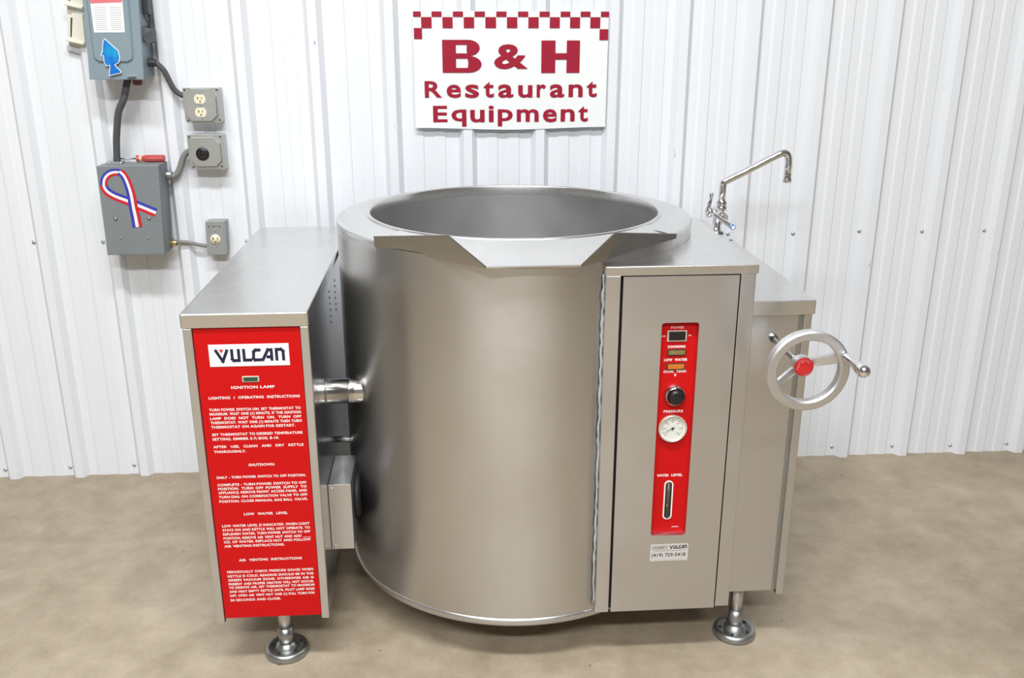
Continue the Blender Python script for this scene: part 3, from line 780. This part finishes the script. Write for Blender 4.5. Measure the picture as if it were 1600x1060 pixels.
def bowl(x0, xc, xo, xi, z0, z1, t0, t1):
    o_ = [(xc+(xo-xc)*math.sin(PI*i/14), (z0+z1)/2-(z1-z0)/2*math.cos(PI*i/14)) for i in range(15)]
    i0, i1 = z0+t0, z1-t1
    xm = xc-8; n_ = [(xm+(xi-xm)*math.sin(PI*i/14), (i0+i1)/2-(i1-i0)/2*math.cos(PI*i/14)) for i in range(15)]
    for i in range(14): pxp([o_[i], o_[i+1], n_[i+1], n_[i]])
    pxp([(x0, z0), o_[0], n_[0], (x0, i0)]); pxp([(x0, i1), n_[-1], o_[-1], (x0, z1)])
sq(308, 403, 270, 497); bowl(403, 490, 570, 478, 270, 381, 34, 18); bowl(403, 490, 582, 488, 381, 497, 18, 33)
def letters(t, xs, zt, zb, bold, refs):
    for ch, (a, b) in zip(t, xs):
        top, bot = refs.get(ch, refs['x']); st(ch, a, b, top, bot, bold)
letters('Restaurant', [(178, 300), (332, 435), (463, 562), (595, 668), (697, 806), (840, 942), (972, 1038), (1066, 1170), (1200, 1302), (1330, 1403)],
        0, 0, .023, {'R': (555, 672), 't': (560, 673), 'x': (580, 675), 'u': (586, 675), 'r': (581, 672), 'n': (581, 672)})
letters('Equipment', [(233, 335), (363, 470), (497, 600), (628, 667), (694, 802), (830, 988), (1018, 1120), (1146, 1248), (1274, 1344)],
        0, 0, .023, {'E': (730, 848), 'q': (757, 880), 'p': (757, 880), 'u': (760, 850), 'i': (730, 848), 'm': (757, 848), 'e': (757, 852), 'n': (757, 848), 't': (735, 850), 'x': (757, 850)})
mb.build('lettering', sg)['label'] = 'bold red lettering'

def hexa(mb, bl, br, tr, tl, d0, d1, m, bevel=0):
    f = [bl, br, tr, tl]
    vs = [(p[0], -d1, p[1]) for p in f]+[(p[0], -d0, p[1]) for p in f]
    mb._add(vs, [(0, 1, 2, 3), (7, 6, 5, 4), (0, 4, 5, 1), (1, 5, 6, 2), (2, 6, 7, 3), (3, 7, 4, 0)], m, False, bevel)

# ---- disconnect switch
ds = on_wall('disconnect_switch', 'tall blue grey disconnect switch box with fish sticker, cut by frame top', 'switch box', -1.175, 1.3517)
def R_(p): return (p[0]+1.175, p[1]-1.3517)
mb = MB(); DG = M['disc_grey']
hexa(mb, R_((-1.259, 1.356)), R_((-1.106, 1.356)), R_((-1.080, 1.86)), R_((-1.230, 1.86)), .004, .112, DG, .002)
mb.build('enclosure', ds)
mb = MB(); hexa(mb, R_((-1.262, 1.3517)), R_((-1.104, 1.351)), R_((-1.077, 1.862)), R_((-1.231, 1.862)), .112, .120, DG, .0015)
out_ = [R_(p) for p in ((-1.2360, 1.86), (-1.2425, 1.420), (-1.2395, 1.408), (-1.2290, 1.4010), (-1.1400, 1.4005), (-1.1270, 1.4070), (-1.1230, 1.419), (-1.1010, 1.86))]
cx = sum(p[0] for p in out_)/8; cz = sum(p[1] for p in out_)/8
in_ = [(cx+(p[0]-cx)*.90, cz+(p[1]-cz)*.97) for p in out_]
mb.prism(out_, -.1195, -.1265, DG, 'y', pts2=in_)
mb.prism([R_((-1.149, 1.3565)), R_((-1.1255, 1.3585)), R_((-1.125, 1.3615)), R_((-1.149, 1.3605))], -.128, -.119, M['chrome'], 'y')
dd = mb.build('switch_door', ds)
mb = MB(); lab = [R_(p) for p in ((-1.2276, 1.4843), (-1.1397, 1.4849), (-1.1330, 1.62), (-1.2271, 1.62))]
mb.prism(lab, -.1272, -.1264, M['rib_white'], 'y')
mb.poly([(R_(p)[0], -.1275, R_(p)[1]) for p in ((-1.2271, 1.5640), (-1.1371, 1.5672), (-1.1340, 1.60), (-1.2271, 1.60))], M['label_red'])
for k in range(12):
    for a, b in ((.006, .040), (.050, .083)):
        z = 1.4915+k*.0056; x = -1.2275+.0003*k
        mb.poly([(R_((x+a, z))[0], -.1274, R_((x, z))[1]), (R_((x+b-.004*random.random(), z))[0], -.1274, R_((x, z))[1]), (R_((x+b, z))[0], -.1274, R_((x, z+.0018))[1]), (R_((x+a, z))[0], -.1274, R_((x, z+.0018))[1])], M['label_grey'])
mb.build('warning_label', ds)['label'] = 'white label with red header and grey print'
mb = MB()
mb.box(*(R_((-1.106, 0))[0], R_((-1.078, 0))[0]), -.085, -.045, R_((0, 1.535))[1], R_((0, 1.64))[1], M['dark_metal'], bevel=.002)
mb.mesh([(R_((x, z))[0], y, R_((x, z))[1]) for x, z, y in ((-1.104, 1.505, -.095), (-1.074, 1.492, -.085), (-1.076, 1.458, -.085), (-1.088, 1.453, -.095), (-1.104, 1.475, -.10),
                                                         (-1.104, 1.505, -.045), (-1.074, 1.492, -.045), (-1.076, 1.458, -.045), (-1.088, 1.453, -.045), (-1.104, 1.475, -.045))],
        [(0, 1, 2, 3, 4), (9, 8, 7, 6, 5)]+[(i, (i+1) % 5, 5+(i+1) % 5, 5+i) for i in range(5)], M['cable'])
mb.tube([(R_((-1.090, z))[0]+dx, -.07, R_((0, z))[1]) for dx, z in ((0, 1.500), (.006, 1.52), (.004, 1.545), (-.006, 1.56), (-.008, 1.54), (0, 1.512))], .0014, M['dark_metal'], 8)
mb.tube([(R_((-1.088, z))[0]+dx, -.066, R_((0, z))[1]) for dx, z in ((0, 1.495), (.013, 1.515), (.011, 1.535), (0, 1.528))], .0012, M['dark_metal'], 8)
mb.build('switch_handle', ds)['label'] = 'dark grey switch handle with wire seal'
mb = MB()
mb.lathe([(.018, R_((0, 1.356))[1]), (.018, .0), (.0145, -.006), (.0145, -.016), (.010, -.020), (0, -.020)], M['knob_red'], (R_((-1.143, 0))[0], -.06, .0), 'z', 8, smooth=False)
mb.build('conduit_plug', ds)['label'] = 'dull red plug under the box'

# fish sticker
FISH = [(-1.199, 1.4681), (-1.2061, 1.4615), (-1.2118, 1.4331), (-1.2186, 1.4194), (-1.2101, 1.4194), (-1.2108, 1.4022), (-1.2064, 1.39), (-1.1958, 1.3915),
        (-1.2011, 1.3621), (-1.1665, 1.3699), (-1.1632, 1.3743), (-1.1788, 1.3933), (-1.1671, 1.3999), (-1.1623, 1.4154), (-1.1647, 1.4352), (-1.1748, 1.444)]
fs_ = on_wall('fish_magnet', 'blue fish-shaped magnet with white edge on the disconnect switch', 'magnet', -1.19, 1.415)
mb = MB(); P_ = [(a+1.19, b-1.415) for a, b in FISH]
mb.prism(P_, -.1278, -.1266, M['rib_white'], 'y'); mb.build('backing', fs_)
def inset(P, d):
    out = []; n = len(P); ar = sum(P[i][0]*P[(i+1) % n][1]-P[(i+1) % n][0]*P[i][1] for i in range(n)); sg_ = 1 if ar > 0 else -1
    for i in range(n):
        a, b, c = Vector(P[i-1]), Vector(P[i]), Vector(P[(i+1) % n])
        e1, e2 = (b-a).normalized(), (c-b).normalized()
        n1, n2 = Vector((-e1.y, e1.x))*sg_, Vector((-e2.y, e2.x))*sg_
        m_ = (n1+n2); m_ = m_/max(.5, m_.length_squared)*2 if m_.length > 1e-6 else n1
        out.append(tuple(b+m_*d))
    return out
mb = MB(); mb.prism(inset(P_, .0022), -.1284, -.1277, M['fish_blue'], 'y'); mb.build('fish_print', fs_)['label'] = 'blue printed fish'

# ---- lower junction box
jb = on_wall('junction_box', 'square grey junction box with ribbon magnet on its front', 'electrical box', -1.186, .8188)
def J(p): return (p[0]+1.186, p[1]-.8188)
mb = MB(); BG = M['box_grey']
hexa(mb, J((-1.2826, .8185)), J((-1.1057, .8185)), J((-1.0924, 1.0985)), J((-1.2790, 1.0965)), .024, .1175, BG, .0022)
mb.build('enclosure', jb)
mb = MB(); mb.prism([J((-1.110, .827)), J((-1.1045, .827)), J((-1.0915, 1.08)), J((-1.097, 1.08))], -.112, -.062, BG, 'y'); mb.build('cover_flange', jb)
for p, r in (((-1.2416, .934), .0055), ((-1.1395, .9345), .0055), ((-1.2336, .8737), .0026), ((-1.149, .8726), .0026)):
    mb = MB(); q = J(p); mb.lathe([(0, -.1225), (r*.5, -.1222), (r, -.1195), (r*1.1, -.1172)], M['zinc'] if r > .004 else M['screw'], (q[0], 0, q[1]), 'y', 14); mb.build('cover_screw', jb)
mb = MB(); q = J((-1.238, 1.0965)); mb.box(q[0]-.021, q[0]+.021, -.075, -.040, q[1], q[1]+.007, M['outlet_grey'], bevel=.001)
for dx in (-.019, .019): mb.lathe([(0, .008), (.005, .008), (.006, .004)], M['zinc'], (q[0]+dx, -.07, q[1]), 'z', 10)
mb.build('cable_clamp', jb)
mb = MB(); q = J((-1.19, .8185)); mb.box(q[0]-.004, q[0]+.012, -.07, -.05, q[1]-.010, q[1]+.001, M['rubber'], bevel=.001); mb.build('bottom_tab', jb)
mb = MB(); q = J((-1.088, 1.058)); mb.lathe([(.012, -.014), (.0135, -.006), (.012, .008), (.010, .012)], M['zinc'], (q[0], -.045, q[1]), 'x', 16); mb.build('conduit_fitting', jb)
mb = MB(); q = J((-1.098, .838)); mb.lathe([(.010, -.008), (.011, .0), (.009, .010)], M['brass'], (q[0], -.038, q[1]), 'x', 16); mb.build('conduit_fitting', jb)

# ribbon magnet
rm = on_wall('ribbon_magnet', 'looped red white and blue ribbon magnet on the junction box', 'magnet', -1.19, .99)
RA = [(-1.1169, .9514), (-1.1451, .9643), (-1.1732, .9775), (-1.2012, .9906), (-1.2262, 1.0007), (-1.2462, 1.0113), (-1.2592, 1.0238), (-1.2644, 1.0389)]
RBp = [(-1.2638, 1.0382), (-1.2612, 1.0522), (-1.2537, 1.0648), (-1.241, 1.0743), (-1.2275, 1.0781), (-1.2113, 1.0773), (-1.2050, 1.073)]
RC = [(-1.2105, 1.0805), (-1.1980, 1.0649), (-1.189, 1.0349), (-1.1846, 1.0046), (-1.1828, .9674), (-1.18, .9367), (-1.1787, .9075)]
def ribbon(pts, w0, w1, d, cols):
    P = spline([(a+1.19, b-.99, 0) for a, b in pts], 6); n = len(P)
    for c in range(3):
        vs = []; fs = []
        for i, p in enumerate(P):
            t = (P[min(i+1, n-1)]-P[max(i-1, 0)]).normalized(); nn = Vector((-t.y, t.x, 0)); w = w0+(w1-w0)*i/(n-1)
            for s_ in (-.5+c/3, -.5+(c+1)/3):
                q = p+nn*w*s_
                for dd_ in (d, d-.0005): vs.append((q.x, -dd_, q.y))
        for i in range(n-1):
            a = i*4; b = a+4
            fs += [(a, b, b+2, a+2), (a+1, a+3, b+3, b+1), (a, a+1, b+1, b), (a+2, b+2, b+3, a+3)]
        fs += [(0, 2, 3, 1), ((n-1)*4, (n-1)*4+1, (n-1)*4+3, (n-1)*4+2)]
        mb._add(vs, fs, cols[c])
bl_, wh_, re_ = M['rib_blue'], M['rib_white'], M['rib_red']
mb = MB()
ribbon(RA, .0275, .0245, .1182, (bl_, wh_, re_))
ribbon(RBp, .0215, .0200, .1187, (re_, wh_, bl_))
ribbon(RC, .0215, .0305, .1192, (bl_, wh_, re_))
rmo = mb.build('ribbon_loop', rm)

# ---- screwdriver lying on the junction box
sd = on_wall('screwdriver', 'screwdriver with clear red handle lying on top of the junction box', 'screwdriver', -1.135, 1.0985)
mb = MB(); mb.lathe([(0, .044), (.009, .0435), (.0112, .040), (.0112, -.015), (.0100, -.018), (.0085, -.026), (.0100, -.034), (.0105, -.043), (.008, -.0445)], M['driver_red'], (0, -.047, .0115), 'x', 10, smooth=False)
mb.lathe([(.0088, -.0255), (.0105, -.029), (.0102, -.0335)], M['driver_clear'], (0, -.047, .0115), 'x', 10)
h_ = mb.build('handle', sd)
mb = MB(); mb.cyl((-.115, -.047, .0115), (-.0443, -.047, .0115), .0024, M['zinc'], n=10); mb.build('shank', sd)

# ---- outlet boxes
def slots(mb, x, z, y, s=1.0):
    for dx, w, h in ((-.0062, .0021, .0078), (.0058, .0018, .0066)): mb.box(x+(dx-w/2)*s, x+(dx+w/2)*s, y-.0004, y+.001, z+(.0015-h/2+.001)*s, z+(.0015+h/2+.001)*s, M['slot'])
    mb.box(x-.0068*s, x-.0035*s, y-.0004, y+.001, z+.0015*s, z+.0035*s, M['slot'])
    mb.lathe([(0, y-.0005), (.0024*s, y-.0005), (.0024*s, y+.001)], M['slot'], (x+.0006, 0, z-.0072*s), 'y', 10)
OG = M['galv']
ob = on_wall('outlet_box', 'galvanised square outlet box holding two ivory receptacles', 'outlet', -.9585, 1.272, 'outlet boxes on the wall')
mb = MB(); mb.box(-.0530, .0530, -.050, -.002, -.0515, .0505, OG, bevel=.003); bx_ = mb.build('box', ob)
mb = MB(); mb.prism(rrect(-.0550, .0560, -.0525, .0525, .006, 4), -.0545, -.0495, OG, 'y', bevel=.001)
oc = [(-.0465, .031), (-.030, .0495), (.031, .0505), (.0465, .025), (.0455, -.032), (.026, -.049), (-.034, -.0488), (-.0500, -.030)]
oc2 = [(x*.95, z*.95) for x, z in oc]
mb.prism(oc, -.054, -.0660, OG, 'y', pts2=oc2)
for x, z in ((-.048, .045), (.048, .045), (-.046, -.046), (.049, -.045)): mb.lathe([(0, -.0552), (.0028, -.0552), (.003, -.0545)], M['ink'], (x, 0, z), 'y', 10)
for z in (.0385, .0005, -.0395): mb.lathe([(0, -.0672), (.0024, -.0672), (.0026, -.0660)], M['zinc'], (0, 0, z), 'y', 10)
put(mb, 'U S A', M['zinc'], .018, .037, -.001, .003, -.0662)
cv_ = mb.build('cover_plate', ob)
for x, z in ((-.0020, .0190), (-.0030, -.0205)):
    mb = MB(); pts = [(x+px_, z+pz_) for px_, pz_ in [(a, b) for a, b in arc(0, 0, .0172, math.radians(-52), math.radians(52), 8)]+[(a, b) for a, b in arc(0, 0, .0172, math.radians(128), math.radians(232), 8)]]
    mb.prism(pts, -.0655, -.0677, M['ivory'], 'y'); slots(mb, x, z, -.0680)
    mb.build('receptacle', ob)['label'] = 'ivory receptacle face with three slots'

o2 = on_wall('outlet_box', 'galvanised square outlet box with a round black twist-lock socket', 'outlet', -.9605, 1.129, 'outlet boxes on the wall')
mb = MB(); mb.box(-.0525, .0530, -.048, -.002, -.0555, .0515, OG, bevel=.003)
mb.prism([(-.010, -.0560), (.022, -.0560), (.022, -.0545), (-.010, -.0545)], -.040, -.012, M['knob_red'], 'y'); mb.build('box', o2)
mb = MB(); mb.prism(rrect(-.0545, .0565, -.0545, .0545, .006, 4), -.0535, -.0475, OG, 'y', bevel=.001)
oc = [(-.0470, .018), (-.047, .046), (.028, .047), (.047, .028), (.0475, -.028), (.031, -.045), (-.032, -.045), (-.047, -.030)]
mb.prism(oc, -.053, -.0625, OG, 'y', pts2=[(x*.94, z*.94) for x, z in oc])
for x, z in ((-.047, .046), (.047, .047), (-.044, -.046), (.044, -.045)): mb.lathe([(0, -.0542), (.0028, -.0542), (.003, -.0535)], M['ink'], (x, 0, z), 'y', 10)
for z in (.024, -.032): mb.lathe([(0, -.0640), (.0022, -.0640), (.0024, -.0625)], M['screw'], (-.006, 0, z), 'y', 10)
mb.build('cover_plate', o2)
mb = MB(); c_ = (-.0095, 0, -.0045)
mb.lathe([(.0200, -.0615), (.0200, -.0655), (.0185, -.0668), (0, -.0668)], M['black'], c_, 'y', 32)
mb.lathe([(.0105, -.0668), (.0110, -.0675), (.0125, -.0675), (.0130, -.0668)], M['rubber'], c_, 'y', 32)
for a in (30, 150, 270):
    for k in range(4):
        b_ = math.radians(a+k*11); mb.box(c_[0]+.0095*math.cos(b_)-.0014, c_[0]+.0095*math.cos(b_)+.0014, -.0672, -.0665, c_[2]+.0095*math.sin(b_)-.0014, c_[2]+.0095*math.sin(b_)+.0014, M['dark_metal'])
mb.build('twist_lock_socket', o2)['label'] = 'round black socket'

o3 = on_wall('outlet_box', 'small narrow grey outlet box with one round ivory receptacle', 'outlet', -.958, .8545, 'outlet boxes on the wall')
mb = MB(); hexa(mb, (-.0325, -.0545), (.0280, -.0545), (.0320, .0545), (-.0295, .0545), .002, .048, M['outlet_grey'], .002); mb.build('box', o3)
mb = MB(); hexa(mb, (-.0330, -.0548), (.0285, -.0548), (.0325, .0548), (-.0300, .0548), .047, .051, M['outlet_grey'], .0012)
for k in range(5):
    mb.box(-.022+k*.0085, -.018+k*.0085, -.0514, -.0508, .036+(k % 2)*.003, .040, M['ink'])
for z in (.0265, -.0265): mb.lathe([(0, -.0525), (.0024, -.0525), (.0026, -.051)], M['screw'], (.0, 0, z), 'y', 10)
mb.build('cover_plate', o3)
mb = MB(); mb.lathe([(.0170, -.0505), (.0166, -.0530), (0, -.0532)], M['ivory'], (-.0025, 0, -.0040), 'y', 32); slots(mb, -.0025, -.0035, -.0535, 1.15)
mb.build('receptacle', o3)['label'] = 'round ivory receptacle'

# ---- cream fixture half hidden by the disconnect switch
cf = on_wall('cream_wall_fixture', 'cream slotted plastic wall fixture half hidden behind the disconnect switch', 'wall fixture', -1.30, 1.43)
mb = MB()
hexa(mb, (-.0465, .018), (.028, .000), (.050, .40), (-.010, .40), .0, .020, M['cream'], .002)
mb.build('body', cf)
for z in (.030, .132, .234):
    mb = MB(); x = -.040+(z-.030)*.10
    mb.prism([(x-.002, z+.004), (x+.048, z-.008), (x+.052, z+.076), (x+.020, z+.080)], -.034, -.019, M['cream'], 'y', bevel=.0015)
    mb.prism([(x+.008, z+.012), (x+.0115, z+.011), (x+.0215, z+.066), (x+.0165, z+.067)], -.0348, -.0335, M['dark_metal'], 'y')
    mb.prism([(x-.006, z), (x+.046, z-.012), (x+.047, z-.004), (x-.004, z+.008)], -.042, -.019, M['cream_lip'], 'y', bevel=.002)
    mb.build('slotted_module', cf)
mb = MB(); hexa(mb, (-.056, .003), (.038, -.024), (.038, -.006), (-.056, .020), .0, .014, M['pale_plate'], .0015); mb.build('base_plate', cf)

# ---- cables (u, z, distance from the wall)
def cable(name, label, pts, r, m, cat='cable'):
    p0 = pts[0]; o = on_wall(name, label, cat, p0[0], pts[-1][1])
    mb = MB(); mb.tube([tuple(v) for v in spline([(u-p0[0], -d, z-pts[-1][1]) for u, z, d in pts], 8)], r, m, 14)
    b = mb.build('sheath', o)
    return o, p0
cable('power_cable', 'thick dark grey cable running down from the disconnect switch to the junction box',
      [(-1.170, 1.352, .060), (-1.174, 1.334, .066), (-1.186, 1.293, .072), (-1.207, 1.254, .070), (-1.219, 1.2073, .066), (-1.2290, 1.160, .060), (-1.2355, 1.103, .057)], .0105, M['cable'])
o, p0 = cable('power_cable', 'grey cable bending from the disconnect switch to the double receptacle box',
      [(-1.1040, 1.3985, .058), (-1.098, 1.3985, .056), (-1.0814, 1.3937, .05), (-1.0640, 1.373, .045), (-1.0540, 1.345, .04), (-1.0430, 1.318, .035), (-1.0260, 1.3020, .03), (-1.010, 1.2985, .028)], .0085, M['cable'])
mb = MB()
for dx, r in ((.004, .012), (.011, .015), (.018, .012)):
    mb.lathe([(r, -.004), (r, .003), (.008, .005)], M['dark_metal'], (dx, -.057, 1.3980-1.2985), 'x', 10, smooth=False)
mb.build('connector', o)['label'] = 'dark metal cable connector'
mb = MB(); mb.lathe([(.010, -.003), (.0115, .002), (.010, .008)], M['screw'], (.093, -.030, 0.0005), 'x', 14)
mb.build('connector', o)
cable('flexible_conduit', 'short curved grey conduit from the junction box up to the twist-lock box',
      [(-1.0900, 1.0520, .045), (-1.0760, 1.0530, .042), (-1.0620, 1.0610, .038), (-1.0520, 1.0790, .034), (-1.0430, 1.1030, .03), (-1.0300, 1.1230, .028), (-1.0150, 1.130, .028)], .0095, M['cable_pale'], 'conduit')
cable('flexible_conduit', 'straight grey conduit from the junction box to the small narrow outlet',
      [(-1.0960, .8391, .036), (-1.0750, .8400, .034), (-1.0494, .8362, .030), (-1.0200, .8285, .027), (-.9890, .8225, .026)], .0060, M['cable_pale'], 'conduit')
